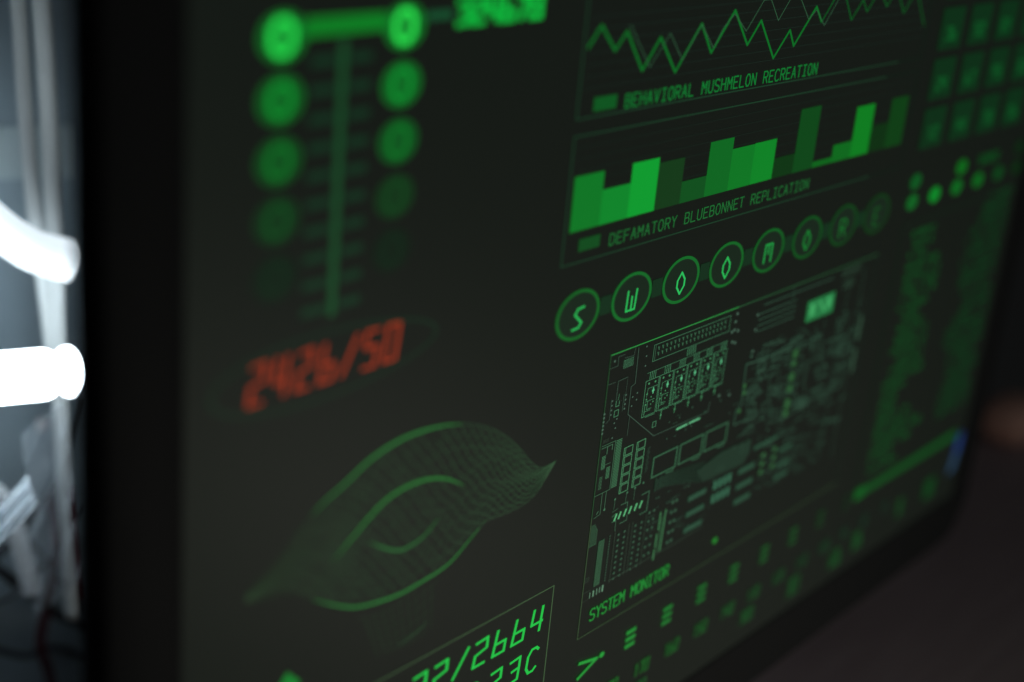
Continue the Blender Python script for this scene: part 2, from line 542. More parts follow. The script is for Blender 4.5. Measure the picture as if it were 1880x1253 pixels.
# --- bar chart
pt = part('bar_chart', 'green bar chart captioned DEFAMATORY BLUEBONNET REPLICATION')
G().line([(15.5, -6.90), (18.9, -6.90), (18.9, -2.12), (15.5, -2.12)], .055).obj('chart_frame', glow((25, 37, 30)), pt)
G().line([(15.5, -6.90), (-8.2, -6.90), (-8.2, -2.12), (15.5, -2.12)], .055).obj('chart_frame', glow((34, 62, 44)), pt)
g = G()
for i in range(7):
    g.line([(-8.0, -3.95 - .42 * i), (18.7, -3.95 - .42 * i)], .02)
g.obj('grid_lines', glow((33, 44, 38)), pt)
bars = [(-5.42, (22, 125, 45)), (-4.70, (8, 142, 50)), (-5.45, (6, 164, 54)), (-5.23, (28, 64, 34)), (-4.24, (25, 86, 38)), (-5.60, (14, 110, 42)), (-5.10, (5, 126, 44)), (-5.12, (3, 138, 46)), (-4.24, (20, 60, 30)), (-6.18, (22, 77, 34)), (-3.62, (5, 104, 36)), (-4.16, (3, 112, 38)), (-5.72, (2, 132, 40)), (-4.64, (22, 54, 29)), (-5.76, (24, 68, 31))]
for i, (t, c) in enumerate(bars):
    u = -7.92 + 1.752 * i
    G().rect(u, t, u + 1.752, -3.35).obj('bar', glow((c[0], round(c[1] * .94), round(c[2] * .94))), pt)
G().rect(-7.28, -3.0, -6.0, -2.52).obj('legend_swatch', glow((26, 76, 36)), pt)
G().text('DEFAMATORY BLUEBONNET REPLICATION', -5.36, -2.87, -2.43, .456, .30, .052).obj('caption', glow((36, 104, 52)), pt)

# --- letter rings
pt = part('letter_rings', 'row of eight linked green rings each round one letter')
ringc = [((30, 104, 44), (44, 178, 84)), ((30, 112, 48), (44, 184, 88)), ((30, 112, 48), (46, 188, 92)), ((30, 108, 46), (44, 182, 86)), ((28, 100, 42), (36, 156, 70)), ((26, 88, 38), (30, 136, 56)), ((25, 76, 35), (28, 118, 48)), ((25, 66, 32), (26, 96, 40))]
for i, ch in enumerate('SWOOMORE'):
    cu = -6.86 + 3.425 * i
    G().disc(cu, 0, 1.2, .9).obj('ring_fill', glow((30, 42, 33)), pt)
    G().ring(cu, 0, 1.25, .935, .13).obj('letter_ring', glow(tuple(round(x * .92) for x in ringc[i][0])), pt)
    g = G()
    if ch == 'O':
        g.line([(cu, -.32), (cu + .26, .0), (cu + .26, .28), (cu, .60), (cu - .26, .28), (cu - .26, .0)], .085, True)
    elif ch == 'W':
        g.line([(cu - .26, -.26), (cu - .30, .56), (cu + .26, .56), (cu + .32, -.26)], .08)
        g.line([(cu + .02, .5), (cu + .03, .0)], .08)
    elif ch == 'M':
        g.line([(cu - .30, .54), (cu - .26, -.28), (cu + .30, -.28), (cu + .28, .54)], .085)
        g.line([(cu + .02, -.24), (cu + .01, .16)], .085)
    elif ch == 'S':
        g.line([(cu + .34, -.26), (cu - .02, -.22), (cu - .18, -.02), (cu + .26, .36), (cu + .10, .54), (cu - .28, .56)], .09)
    else:
        g.glyph(ch, cu - .28, -.28, .57, .56, .075)
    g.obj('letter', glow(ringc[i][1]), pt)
    if i < 7:
        G().rect(cu + 1.36, -.40, cu + 2.06, .36).obj('link_bar', glow((27, 50, 34)), pt)

# --- circuit diagram
pt = part('circuit_diagram', 'fine green line drawing of a circuit board captioned SYSTEM MONITOR')
WS[0] = 0.66
BR, MD, DM, VD = glow((80, 150, 106)), glow((60, 104, 76)), glow((52, 82, 62)), glow((40, 56, 46))
G().line([(-4.38, 2.24), (5.0, 2.25)], .07).obj('frame_edge', glow((50, 140, 68)), pt)
G().line([(5.0, 2.25), (18.1, 2.25)], .08).obj('frame_edge', glow((44, 84, 54)), pt)
G().line([(-4.38, 2.24), (-4.38, 9.4)], .055).obj('frame_edge', glow((40, 78, 48)), pt)
G().line([(-4.38, 9.4), (-4.38, 15.12), (8.0, 15.12), (18.1, 15.05)], .06).obj('frame_edge', glow((58, 80, 54)), pt)
G().line([(18.1, 2.25), (18.1, 15.05)], .05).obj('frame_edge', glow((34, 50, 40)), pt)
g = G()                                                          # header socket
g.box(-1.37, 2.52, 4.42, 3.24, .05)
g.line([(-1.24, 2.56), (-1.24, 3.2)], .03)
g.line([(-1.62, 3.70), (4.46, 3.70)], .04)
g.obj('header_outline', MD, pt)
g = G()
for i in range(18):
    for j in range(2):
        u = -1.03 + i * .296
        g.line([(u - .03, 2.66 + .24 * j), (u + .04, 2.80 + .24 * j)], .06)
        g.line([(u + .05, 2.66 + .24 * j), (u + .06, 2.74 + .24 * j)], .03)
g.obj('header_pins', MD, pt)
g = G()                                                          # bus risers
for a in (-1.40, -.33, .78, 1.84, 2.85, 3.98):
    for j in range(4):
        g.line([(a + j * .13, 3.70), (a + j * .13, 4.02)], .028)
for j in range(5):
    g.line([(1.24 + j * .15, 3.28), (1.24 + j * .15, 3.62)], .035)
g.obj('bus_risers', BR, pt)
g = G()                                                          # six channel cells
WS[0] = 0.52
gb = G()
gs = G()
for i in range(6):
    a = -1.65 + i * 1.035
    g.box(a, 4.05, a + .95, 5.67, .035)
    g.line([(a + .25, 4.42), (a + .9, 4.42)], .03)
    g.line([(a + .22, 4.42), (a + .18, 4.8)], .03)
    g.line([(a + .12, 5.0), (a + .78, 5.0)], .03)
    g.line([(a + .30, 5.0), (a + .30, 5.38), (a + .62, 5.38)], .035)
    g.line([(a + .12, 5.45), (a + .55, 5.45)], .03)
    g.line([(a + .14, 5.08), (a + .14, 5.62)], .04)
    gb.dot(a + .24, 4.20, .062).dot(a + .70, 4.22, .062)
    gb.dot(a + .19, 4.66, .055).dot(a + .19, 4.90, .055).dot(a + .52, 4.86, .045).dot(a + .2, 5.14, .045).dot(a + .7, 5.12, .045)
    gb.dot(a + .55, 5.2, .04)
    gs.line([(a + .62, 4.48), (a + .62, 4.72)], .10)
    gs.dot(a + .62, 4.60, .085)
    g.line([(a + .25, 5.72), (a + .95, 5.74)], .03)
    if i:
        gb.line([(a + .42, 5.70), (a + .40, 6.12)], .06)
        gb.dot(a + .41, 5.95, .065)
WS[0] = 0.66
g.obj('channel_cells', BR, pt)
gb.obj('solder_dots', glow((70, 136, 92)), pt)
gs.obj('bright_pads', glow((92, 184, 130)), pt)
g = G()                                                          # left column of small parts
g.line([(-4.32, 2.82), (-3.82, 2.80), (-3.85, 2.42), (-3.42, 2.42)], .035)
g.line([(-2.72, 2.30), (-2.78, 2.62), (-3.41, 2.58)], .03)
g.line([(-3.02, 3.49), (-3.66, 3.51), (-3.66, 4.30)], .04)
g.line([(-3.85, 3.50), (-4.33, 3.50)], .03)
g.line([(-2.50, 2.36), (-2.44, 3.93), (-2.70, 3.99), (-2.69, 5.22), (-.55, 6.80), (3.6, 6.86), (3.7, 6.4)], .045)
g.line([(-2.55, 5.35), (-2.55, 6.2)], .03)
g.line([(-3.02, 3.55), (-3.05, 4.9)], .02)
g.line([(-3.98, 4.25), (-3.98, 5.1), (-4.2, 5.2)], .03)
g.line([(-3.14, 4.2), (-3.14, 4.95)], .03)
g.obj('board_traces', glow((60, 84, 70)), pt)
g = G()
for j in range(6):
    g.box(-3.42 + j * .115, 2.68, -3.36 + j * .115, 3.03, .022)
g.line([(-3.64, 4.37), (-3.64, 4.62), (-3.42, 4.63), (-3.42, 4.42)], .045)
g.line([(-3.48, 4.1), (-3.52, 4.36)], .03)
g.box(-3.68, 4.80, -3.40, 5.07, .045)
g.box(-.74, 6.13, -.50, 6.37, .045)
g.obj('small_chips', glow((70, 124, 90)), pt)
g = G()
g.dot(-4.08, 2.55, .06)
for q in ((-1.93, 2.44), (-1.87, 2.87), (-1.86, 3.30), (-3.6, 5.35), (-3.45, 5.2), (-3.48, 5.6), (-3.62, 6.0), (-2.5, 4.5), (-2.2, 4.4), (-2.2, 4.7), (-2.5, 4.9)):
    g.dot(*q, .045)
for j in range(4):
    g.dot(-3.91, 4.30 + j * .2, .045)
    g.dot(-3.0, 4.28 + j * .2, .05)
for j in range(6):
    g.dot(-4.36, 4.75 + j * .17, .06)
for q in ((4.89, 2.91), (4.95, 2.55), (4.9, 3.3), (5.2, 3.4), (4.7, 3.35), (6.77, 3.01), (6.78, 3.72), (6.82, 4.77), (5.1, 3.95), (4.85, 3.85), (4.4, 6.3), (5.3, 6.5)):
    g.dot(*q, .085)
g.obj('via_dots', glow((72, 100, 84)), pt)
g = G()                                                          # memory block
g.line([(-4.26, 6.20), (-3.34, 6.20), (-3.34, 8.40), (-4.36, 8.40)], .035)
g.line([(-4.26, 6.30), (-3.52, 6.30), (-3.52, 6.55)], .045)
g.line([(-3.86, 6.30), (-3.86, 6.64)], .05)
g.line([(-4.13, 7.27), (-3.93, 7.27), (-3.93, 7.12), (-3.52, 7.12)], .03)
g.line([(-3.84, 8.42), (-3.83, 9.38), (-4.24, 9.44)], .035)
g.line([(-3.56, 8.42), (-3.56, 9.2)], .035)
g.dot(-3.55, 9.26, .07)
g.line([(-4.08, 9.3), (-3.98, 9.2)], .06)
g.obj('memory_outline', glow((66, 108, 80)), pt)
g = G()
for j in range(30):
    v = 6.24 + j * .073
    g.line([(-3.26, v), (-2.88, v)], .036)
for j in range(9):
    g.line([(-4.16, 6.70 + j * .065), (-3.92, 6.70 + j * .065)], .032)
    g.line([(-3.76, 7.30 + j * .06), (-3.52, 7.30 + j * .06)], .03)
    g.line([(-4.18, 7.62 + j * .066), (-3.98, 7.62 + j * .066)], .02)
g.obj('memory_fins', glow((80, 142, 100)), pt)
g = G()
for c in range(2):
    for r in range(5):
        a = -2.62 + c * .90
        b = 6.76 + r * .432
        g.box(a, b, a + .60, b + .36, .045)
        g.line([(a + .1, b + .03), (a + .1, b + .33)], .035)
g.obj('chip_grid', glow((78, 140, 98)), pt)
g = G()
for j in range(18):
    g.line([(-.87 + .04 * math.sin(j * 2.1), 7.28 + j * .066), (-.70 + .05 * math.cos(j * 1.7), 7.28 + j * .066)], .04)
g.obj('vertical_lettering', glow((46, 68, 54)), pt)
g = G()                                                          # connector under the memory block
for i, u in enumerate((-2.66, -2.36, -1.98, -1.61, -1.21, -.84)):
    g.line([(u - .06, 10.06), (u + .06, 9.80)], .13)
g.obj('connector_pins', glow((92, 176, 118)), pt)
g = G()
g.line([(-2.92, 9.82), (-2.66, 9.76)], .05).line([(-2.88, 10.08), (-2.6, 10.1)], .05)
g.line([(-.84, 9.48), (-.30, 9.46), (-.32, 10.42), (-.82, 10.42)], .05)
g.line([(-2.37, 9.45), (-1.88, 9.46), (-1.86, 9.85)], .04)
g.line([(-2.30, 10.35), (-1.8, 10.35), (-1.8, 10.1)], .04)
g.line([(-2.6, 10.1), (-2.57, 10.6)], .03)
g.line([(-2.95, 9.6), (-2.55, 9.55)], .03)
g.dot(-2.85, 9.02, .06).dot(-2.0, 8.98, .06).dot(-1.45, 8.95, .06).dot(-.85, 8.9, .06)
for u in (-2.85, -2.05, -1.45):
    g.line([(u, 9.0), (u, 9.5)], .025)
g.obj('connector_outline', glow((66, 110, 82)), pt)
g = G()
for j in range(7):
    g.line([(-4.30 + j * .07, 9.75 + max(0, j - 3) * .1), (-4.30 + j * .07, 10.72)], .035)
g.line([(-4.34, 10.74), (-3.84, 10.74)], .04)
for j in range(6):
    g.line([(-3.64 + j * .07, 10.72), (-3.64 + j * .07, 12.86)], .052)
g.obj('edge_fins', glow((54, 92, 66)), pt)
g = G()
for j in range(18):
    g.dot(-2.88, 10.72 + j * .125, .042)
for u in (-2.25, -1.82, -1.03, -.58):
    for j in range(9):
        g.dot(u, 10.88 + j * .265, .072)
for u in (-.05, .3):
    for j in range(6):
        g.dot(u, 10.6 + j * .42, .08)
for u in (1.75, 2.05):
    for j in range(5):
        g.dot(u, 10.7 + j * .5, .1)
g.obj('pin_rows', glow((56, 88, 68)), pt)
g = G()
for u in (-2.53, -1.53, -1.27, -.28):
    g.line([(u, 10.6), (u + .02, 13.1)], .032)
g.line([(-4.37, 12.92), (-3.9, 12.92)], .025).line([(-4.37, 13.35), (-3.9, 13.32)], .02)
g.line([(-2.6, 12.98), (2.6, 12.98), (4.6, 12.9)], .04)
for j in range(3):
    g.line([(-4.34, 12.24 + j * .09), (-4.05, 12.24 + j * .09)], .03)
for j in range(5):
    g.line([(-4.2 + j * .08, 6.08), (-4.2 + j * .08, 5.93)], .02)
g.obj('row_rules', glow((56, 74, 60)), pt)
g = G()
for u, w in ((-3.86, .05), (-3.62, .10), (-3.38, .06), (-3.18, .05), (-2.97, .12)):
    g.line([(u, 13.06), (u, 13.32)], w)
g.obj('foot_blocks', glow((100, 140, 112)), pt)
g = G()
g.line([(.86, 10.9), (.86, 11.75)], .11).line([(.78, 11.95), (.78, 12.6)], .11).line([(.74, 12.72), (.74, 13.2)], .12)
g.line([(1.27, 10.9), (1.2, 12.9)], .11)
g.line([(1.05, 11.2), (1.0, 12.9)], .05)
g.obj('tall_strips', glow((66, 118, 78)), pt)
g = G()                                                          # three square windows
for i in range(3):
    a = -.28 + 2.03 * i
    g.box(a, 7.92, a + 1.78, 8.86, .11)
    g.line([(a + 1.1, 8.98), (a + 1.6, 9.02), (a + 1.7, 8.9)], .09)
g.obj('square_windows', glow((56, 96, 70)), pt)
g = G()
for j in range(12):
    g.line([(.12, 9.08 + j * .048), (.9, 9.08 + j * .05), (2.0 + .05 * j, 9.16 + j * .075), (4.0, 9.40 + j * .092)], .034)
g.line([(.1, 8.95), (.12, 9.65)], .06).line([(.5, 8.95), (.5, 9.5)], .05)
g.obj('ribbon_traces', glow((40, 64, 50)), pt)
G().face([(3.4, 9.72), (5.35, 9.34), (8.0, 9.46), (8.0, 10.15), (7.54, 10.62), (4.1, 10.46)]).obj('ribbon_plate', glow((36, 54, 43)), pt)
g = G()
g.line([(1.24, 7.02), (2.0, 7.00)], .14).line([(2.2, 7.0), (2.98, 7.0)], .14)
g.obj('bright_dashes', glow((96, 176, 126)), pt)
blocks = []
for v in (11.0, 11.8, 12.6):
    blocks += [(3.02, v - .13, 4.5, v + .14), (7.25, v - .14, 8.7, v + .14)]
blocks += [(10.9, 10.9, 12.2, 11.1), (10.9, 11.7, 12.2, 11.95), (10.9, 12.4, 12.2, 12.6), (8.4, 10.0, 10.6, 10.2)]
for q in blocks:
    G().rect(*q).obj('resistor_block', glow((46, 78, 60)), pt)
for v in (11.02, 11.72):
    for k in range(4):
        G().rect(5.1 + k * .41, v - .24, 5.38 + k * .41, v + .20).obj('resistor_block', glow((56, 102, 78)), pt)
for u in (9.42, 10.5):
    for j in range(3):
        G().dot(u, 10.75 + j * .45, .16).obj('green_pad', glow((54, 100, 62)), pt)
G().dot(6.0, 14.14, .19).obj('status_dot', glow((40, 130, 48)), pt)
G().rect(11.42, 3.38, 14.06, 4.44).obj('lcd_window', glow((42, 120, 68)), pt)
g = G()
g.line([(12.6, 3.6), (13.2, 4.2)], .2).rect(11.7, 3.6, 12.2, 4.2).rect(13.3, 3.55, 13.8, 4.1)
g.obj('lcd_digits', glow((64, 160, 94)), pt)
g = G()                                                          # the far half of the board, out of focus
rnd = random.Random(3)
g.line([(6.4, 5.3), (8.2, 5.44), (10.6, 5.28)], .12).line([(6.4, 5.3), (6.5, 7.3), (6.1, 7.5), (6.1, 8.22), (7.3, 8.25)], .1)
def chip(u, v, w, h, n):
    g.box(u, v, u + w, v + h, .05)
    for k in range(n):
        x = u + w * (k + .5) / n
        g.line([(x, v - .1), (x, v - .02)], .05).line([(x, v + h + .02), (x, v + h + .1)], .05)
for k in range(46):
    chip(rnd.uniform(6.7, 15.8), rnd.uniform(5.0, 9.0), rnd.uniform(.35, 1.2), rnd.uniform(.14, .45), rnd.randint(2, 6))
for k in range(150):
    u, v = rnd.uniform(6.4, 16.8), rnd.uniform(4.6, 9.5)
    x = rnd.random()
    if x < .4:
        g.line([(u, v), (min(u + rnd.uniform(.2, 1.5), 17.4), v), (min(u + rnd.uniform(.2, 1.5), 17.4), v + rnd.uniform(-.3, .3))], rnd.uniform(.03, .07))
    elif x < .75:
        g.line([(u, v), (u, v + rnd.uniform(.2, .9))], rnd.uniform(.03, .07))
    else:
        g.dot(u, v, rnd.uniform(.04, .1))
for k in range(90):
    u, v = rnd.uniform(9.0, 17), rnd.uniform(9.6, 12.8)
    if rnd.random() < .6:
        g.line([(u, v), (min(17.4, u + rnd.uniform(.2, 1.0)), v)], rnd.uniform(.03, .09))
    else:
        g.line([(u, v), (u, v + rnd.uniform(.1, .5))], rnd.uniform(.03, .07))
for k in range(60):
    u, v = rnd.uniform(-.2, 5.8), rnd.choice((rnd.uniform(6.2, 7.6), rnd.uniform(10.0, 10.6), rnd.uniform(10.7, 12.8)))
    if rnd.random() < .5:
        g.line([(u, v), (u + rnd.uniform(.15, .7), v)], rnd.uniform(.02, .04))
    else:
        g.dot(u, v, rnd.uniform(.03, .06))
for j in range(4):
    g.line([(6.9, 3.0 + j * .28), (10.2, 3.0 + j * .28)], .07)
g.line([(7.2, 2.62), (13.6, 2.62)], .07).line([(9.8, 2.3), (9.8, 2.9)], .05)
g.line([(15.4, 2.9), (15.4, 12.6)], .04).line([(16.9, 2.7), (16.9, 13.2)], .04)
g.obj('board_traces', glow((53, 81, 65)), pt)
for v, h in ((5.9, .42), (6.4, .24), (7.1, .42), (7.7, .34), (8.5, .5), (9.0, .3)):
    G().rect(10.75, v - h / 2, 11.2, v + h / 2).obj('green_pad', glow((48, 92, 54)), pt)
for u, v in ((6.55, 6.4), (6.6, 6.75), (6.4, 7.6)):
    G().dot(u, v, .14).obj('green_pad', glow((48, 92, 54)), pt)
g = G()
for k in range(5):
    g.glyph('8', 14.5 + k * .38, 2.42, 2.76, .26, .05)
for k in range(3):
    g.glyph('0', 14.8 + k * .38, 3.08, 3.42, .26, .06)
for v in (5.4, 7.2):
    g.rect(17.3, v, 17.6, v + 1.3)
g.obj('corner_lettering', glow((52, 76, 60)), pt)
WS[0] = 1.0
G().text('SYSTEM MONITOR', -3.66, 13.96, 14.52, .424, .31, .07).obj('caption', glow((36, 136, 54)), pt)

# --- tile grid, top right
pt = part('number_tiles', 'grid of dim green tiles each holding a small number')
nums = ['28', '17', '46', '09', '36', '52', '81', '13', '24', '67', '95', '30', '12', '44', '78', '06']
for r in range(4):
    for c in range(4):
        a, b = 20.5 + c * 3.40, -12.28 + 2.49 * r
        G().rect(a, b, a + 2.55, b + 2.05).obj('tile', glow((20, 50, 31)), pt)
        G().text(nums[r * 4 + c], a + .76, b + .98, b + 1.58, .62, .44, .15).obj('tile_number', glow((18, 82, 40)), pt)

# --- dots
pt = part('indicator_dots', 'two short rows of round green dots')
for u, v, c in ((20.93, 0, (26, 96, 40)), (23.58, 0, (8, 134, 46)), (26.30, 0, (10, 104, 38)), (29.05, 0, (8, 100, 36)), (31.83, 0, (20, 70, 34)), (34.4, .02, (20, 48, 27)), (20.93, -1.08, (22, 84, 38)), (26.46, -1.09, (6, 104, 34)), (34.3, -1.2, (22, 44, 27))):
    G().disc(u, v, .62, .42).obj('dot', glow(c), pt)
g = G()
for k in range(5):
    g.glyph('8', 28.75 + k * .52, -1.36, -.92, .36, .08)
g.obj('dot_label', glow((24, 76, 36)), pt)

# --- two columns of small text, right
pt = part('text_columns', 'two dim green columns of tiny text lines')
TX, TX2 = glow((26, 86, 41)), glow((24, 72, 38))
rnd = random.Random(11)
g = G()
wl = [(1.9, 2.6), (2.5, 3.0), (3.1, 2.0), (3.7, 3.9), (4.3, 4.0), (4.9, 4.1), (5.5, 4.2), (6.1, 3.8), (6.7, 2.7), (7.3, 3.9), (7.9, 4.1), (8.5, 4.0), (9.1, 4.0), (9.7, 4.3), (10.3, 4.4), (10.9, 3.2), (11.5, 1.6), (12.1, 1.6), (12.7, 3.6), (13.3, 4.4), (13.9, 5.6), (14.5, 4.6), (15.1, 2.6), (15.7, 3.4)]
for v, w in wl:
    u = 21.75
    while u < 21.75 + w:
        if rnd.random() > .14:
            g.glyph(rnd.choice('0123456789'), u, v - .17, v + .17, .24, .055)
        u += .40
g.obj('text_column', TX, pt)
g = G()
wr = [(1.3, 2.9), (1.9, 3.6), (2.5, 3.8), (3.1, 5.0), (3.7, 5.2), (4.3, 4.8), (4.9, 5.2), (5.5, 5.2), (6.1, 4.9), (6.7, 4.2), (7.3, 3.7), (7.9, 3.8), (8.5, 4.6), (9.1, 5.2), (9.7, 5.3), (10.3, 4.6), (10.9, 4.2), (11.5, 4.0), (12.1, 4.1), (12.7, 4.0), (13.3, 4.2), (13.9, 4.3), (14.5, 4.2)]
for v, w in wr:
    u = 34.3 - w
    while u < 34.25:
        if rnd.random() > .14:
            g.glyph(rnd.choice('0123456789'), u, v - .17, v + .17, .24, .055)
        u += .40
g.obj('text_column', TX2, pt)
G().line([(20.5, 1.2), (34.5, 1.2)], .05).obj('column_frame', glow((30, 46, 34)), pt)
G().line([(20.5, 1.2), (20.5, 16.0)], .05).obj('column_frame', glow((24, 44, 30)), pt)
G().rect(21.2, 16.48, 34.0, 16.98).obj('foot_bar', glow((26, 76, 35)), pt)
G().rect(20.7, 16.35, 21.9, 17.05).obj('foot_block', glow((24, 88, 36)), pt)
G().face([(34.35, 17.1), (35.1, 16.9), (35.0, 18.2), (34.2, 18.4)]).obj('blue_mark', glow((38, 58, 108)), pt)
G().face([(34.2, 18.4), (35.0, 18.2), (34.6, 19.4), (33.8, 19.6)]).obj('blue_mark', glow((48, 72, 96)), pt)
G().rect(30.6, 19.0, 32.0, 20.3).obj('corner_block', glow((24, 62, 32)), pt)

# --- bottom rows
pt = part('scale_row', 'rows of triple bars and small numbers along the foot of the screen')
eq = [(38, 134, 54), (36, 118, 50), (34, 104, 46), (34, 94, 44), (34, 84, 42), (33, 76, 40), (32, 60, 36), (30, 46, 33)]
for i in range(8):
    cu = -.28 + 2.868 * i
    g = G()
    for j in range(3):
        g.rect(cu - .37, 16.77 + (j - 1) * .36 - .10, cu + .37, 16.77 + (j - 1) * .36 + .10)
    g.obj('triple_bar', glow(eq[i]), pt)
g = G().line([(-4.05, 16.44), (-2.78, 16.72), (-4.05, 17.20)], .15)
g.dot(-2.42, 16.70, .14)
g.obj('prompt', glow((40, 150, 58)), pt)
for i, s in enumerate(('180', '170', '160', '150', '140', '130', '120', '110', '100', '90', '80', '70')):
    cu = -1.47 + 2.43 * i
    c = max(52, 100 - i * 5)
    G().text(s, cu - .55, 18.55, 19.15, .40, .27, .085, .10).obj('small_number', glow((32, c, 40)), pt)
for u, v, w in ((1.31, 19.95, 1.1), (10.42, 19.98, 1.3), (15.2, 20.1, 1.5), (19.9, 20.1, 1.6), (22.3, 19.9, 1.6), (27.5, 19.6, 1.2)):
    g = G()
    h = .32 if u < 12 else .5
    for k in range(int(w / .42)):
        g.glyph(rnd.choice('3680'), u - w / 2 + k * .42, v - h, v + h, .3, .10)
    g.obj('small_number', glow((32, 76, 40)), pt)

# ------------------------------------------------------------------ behind the monitor, left
wall_m = mat('blue grey painted panel', (0.36, 0.46, 0.53), 0.6, 0.3, noise=(0.50, 0.62, 0.70), bump=0.1, nscale=16)
vs, fs = loft([[(-44, -28, 40), (3, -28, 40), (3, 62, 40), (-44, 62, 40)], [(-44, -28, 42), (3, -28, 42), (3, 62, 42), (-44, 62, 42)]])
tag(mesh_obj('back_panel', vs, fs + [(0, 1, 2, 3), (4, 5, 6, 7)], wall_m, loc=W(-20, 62, 41)), 'blurred blue grey panel standing behind the left edge of the monitor', 'panel')

tube_m = mat('lit tube glass', (0.8, 0.8, 0.8), 0.4, 0.5, emit=(0.80, 0.93, 1.0), strength=12.0)
end_m = mat('lit tube end', (0.8, 0.8, 0.8), 0.4, 0.5, emit=(0.70, 0.93, 1.0), strength=0.5)
NT = 28
lt = thing('light_tube', 'blown out white light tube lying level behind the monitor edge, with a separate rounded end', 'light', at(40, 695, NT))
def capsule(p0, p1, r, soft):
    P0, P1 = Vector(p0), Vector(p1)
    d = (P1 - P0).normalized()
    L = (P1 - P0).length
    ts = [(0, r - soft)] + [(soft * (1 - math.cos(a * math.pi / 12)), r - soft + soft * math.sin(a * math.pi / 12)) for a in range(1, 7)]
    prof = ts + [(L - t, q) for t, q in reversed(ts)]
    return tube_mesh([P0 + d * t for t, _ in prof], [q for _, q in prof], 28)
vs, fs = capsule(at(-230, 716, NT), at(97, 686, NT), 0.0124, 0.006)
mesh_obj('tube', vs, fs, tube_m, lt, True)
vs, fs = capsule(at(107, 685, NT), at(146, 680, NT), 0.0124, 0.007)
mesh_obj('tube_end', vs, fs, tube_m, lt, True)
vs, fs = tube_mesh([at(98, 685.5, NT), at(111, 684.5, NT)], 0.0078, 20)
mesh_obj('tube_collar', vs, fs, end_m, lt, True)

hood_m = mat('glowing white hood', (0.8, 0.8, 0.8), 0.4, 0.4, emit=(0.80, 0.92, 1.0), strength=1.05)
path = smooth_path([at(-190, 180, 32), at(-90, 330, 32), at(-10, 412, 32), at(50, 455, 32), at(90, 470, 32), at(127, 479, 32)], 10)
vs, fs = tube_mesh(path, [0.0088 + 0.0024 * i / (len(path) - 1) for i in range(len(path))], 28)
tag(mesh_obj('curved_light_tube', vs, fs, hood_m, loc=at(95, 471, 30)), 'bright white tube curving down to a square cut end above the straight light tube', 'light')
wire_m = mat('pale thin wire', (0.6, 0.6, 0.55), 0.4, 0.5)
vs, fs = tube_mesh(smooth_path([at(143, 432, 25), at(151, 450, 25), at(155, 475, 25), at(155, 505, 25)], 8), 0.00035, 8)
tag(mesh_obj('thin_wire', vs, fs, wire_m, loc=at(150, 460, 25)), 'hair thin pale wire at the cut end of the curved white tube', 'wire')

cable_m = mat('pale grey cable sheath', (0.86, 0.90, 0.90), 0.55, 0.3)
def cable(name, pts, n, r, m, label, cat='cable', group=None, seg=16):
    p = smooth_path([at(x, y, n) for x, y in pts], 10)
    vs, fs = tube_mesh(p, r, seg)
    return tag(mesh_obj(name, vs, fs, m, loc=p[len(p) // 2], smooth=True), label, cat, group)
cable('pale_cable', [(22, -60), (33, 0), (46, 200), (63, 390), (82, 530), (98, 660)], 34.3, 0.0040, cable_m, 'pale grey upright cable, the one farther from the monitor, leaning towards its twin', group='pale upright cables behind the monitor')
cable('pale_cable', [(70, -60), (76, 0), (89, 200), (98, 390), (105, 520), (108, 660), (114, 760), (122, 900), (130, 1020), (136, 1130)], 34.1, 0.0049, cable_m, 'pale grey upright cable nearest the black monitor edge, running far below the light tube', group='pale upright cables behind the monitor')

bk = mat('black cable sheath', (0.030, 0.034, 0.040), 0.45, 0.5)
cable('black_cable', [(158, 730), (143, 775), (122, 840), (92, 905), (45, 968), (-15, 1030)], 36, 0.0026, bk, 'black cable slanting down to the left just under the light tube', group='black cables behind the monitor')
cable('black_cable', [(-40, 1020), (5, 1052), (55, 1090), (105, 1128), (165, 1150)], 36, 0.0030, bk, 'black cable slanting down to the right below the ribbed hose', group='black cables behind the monitor')
cable('black_cable', [(-40, 1185), (10, 1197), (50, 1204), (95, 1190), (165, 1207)], 36, 0.0020, bk, 'lowest black cable, lying almost level near the foot of the photo', group='black cables behind the monitor')
cable('thin_black_cable', [(-30, 905), (20, 960), (70, 1010), (118, 1075), (160, 1120)], 34.2, 0.0013, bk, 'thin dark cable crossing the ribbed hose and dropping to the right', group='thin black cables behind the monitor')
cable('thin_black_cable', [(-30, 1120), (30, 1090), (80, 1040), (128, 985), (160, 930)], 34.2, 0.0012, bk, 'thin dark cable rising to the right past the pale cable foot', group='thin black cables behind the monitor')
rd = mat('dark red cable sheath', (0.10, 0.025, 0.035), 0.5, 0.3)
cable('red_cable', [(92, 905), (99, 960), (102, 1020), (90, 1100), (74, 1180), (90, 1235), (104, 1300)], 36, 0.0030, rd, 'dark red cable hanging down in a slack wave left of the pale cable', group='red cables behind the monitor')
cable('red_cable', [(132, 900), (139, 960), (146, 1020), (156, 1100)], 32, 0.0022, rd, 'short dark red cable squeezed between pale cable and monitor edge', group='red cables behind the monitor')

def ribbed(pts, n, r, rings):
    p = smooth_path([at(x, y, n) for x, y in pts], 24)
    rr = [r * (0.87 + 0.13 * math.cos(2 * math.pi * rings * i / (len(p) - 1))) for i in range(len(p))]
    return p, tube_mesh(p, rr, 24)
hose_m = mat('clear ribbed hose', (0.85, 0.89, 0.93), 0.20, 0.9, metal=0.1)
p, (vs, fs) = ribbed([(-30, 890), (5, 920), (28, 972), (44, 1025), (58, 1082)], 33.2, 0.0058, 12)
tag(mesh_obj('ribbed_hose', vs, fs, hose_m, loc=p[len(p) // 2], smooth=True), 'shiny pale ribbed hose hanging below the light tube at the left border', 'hose')

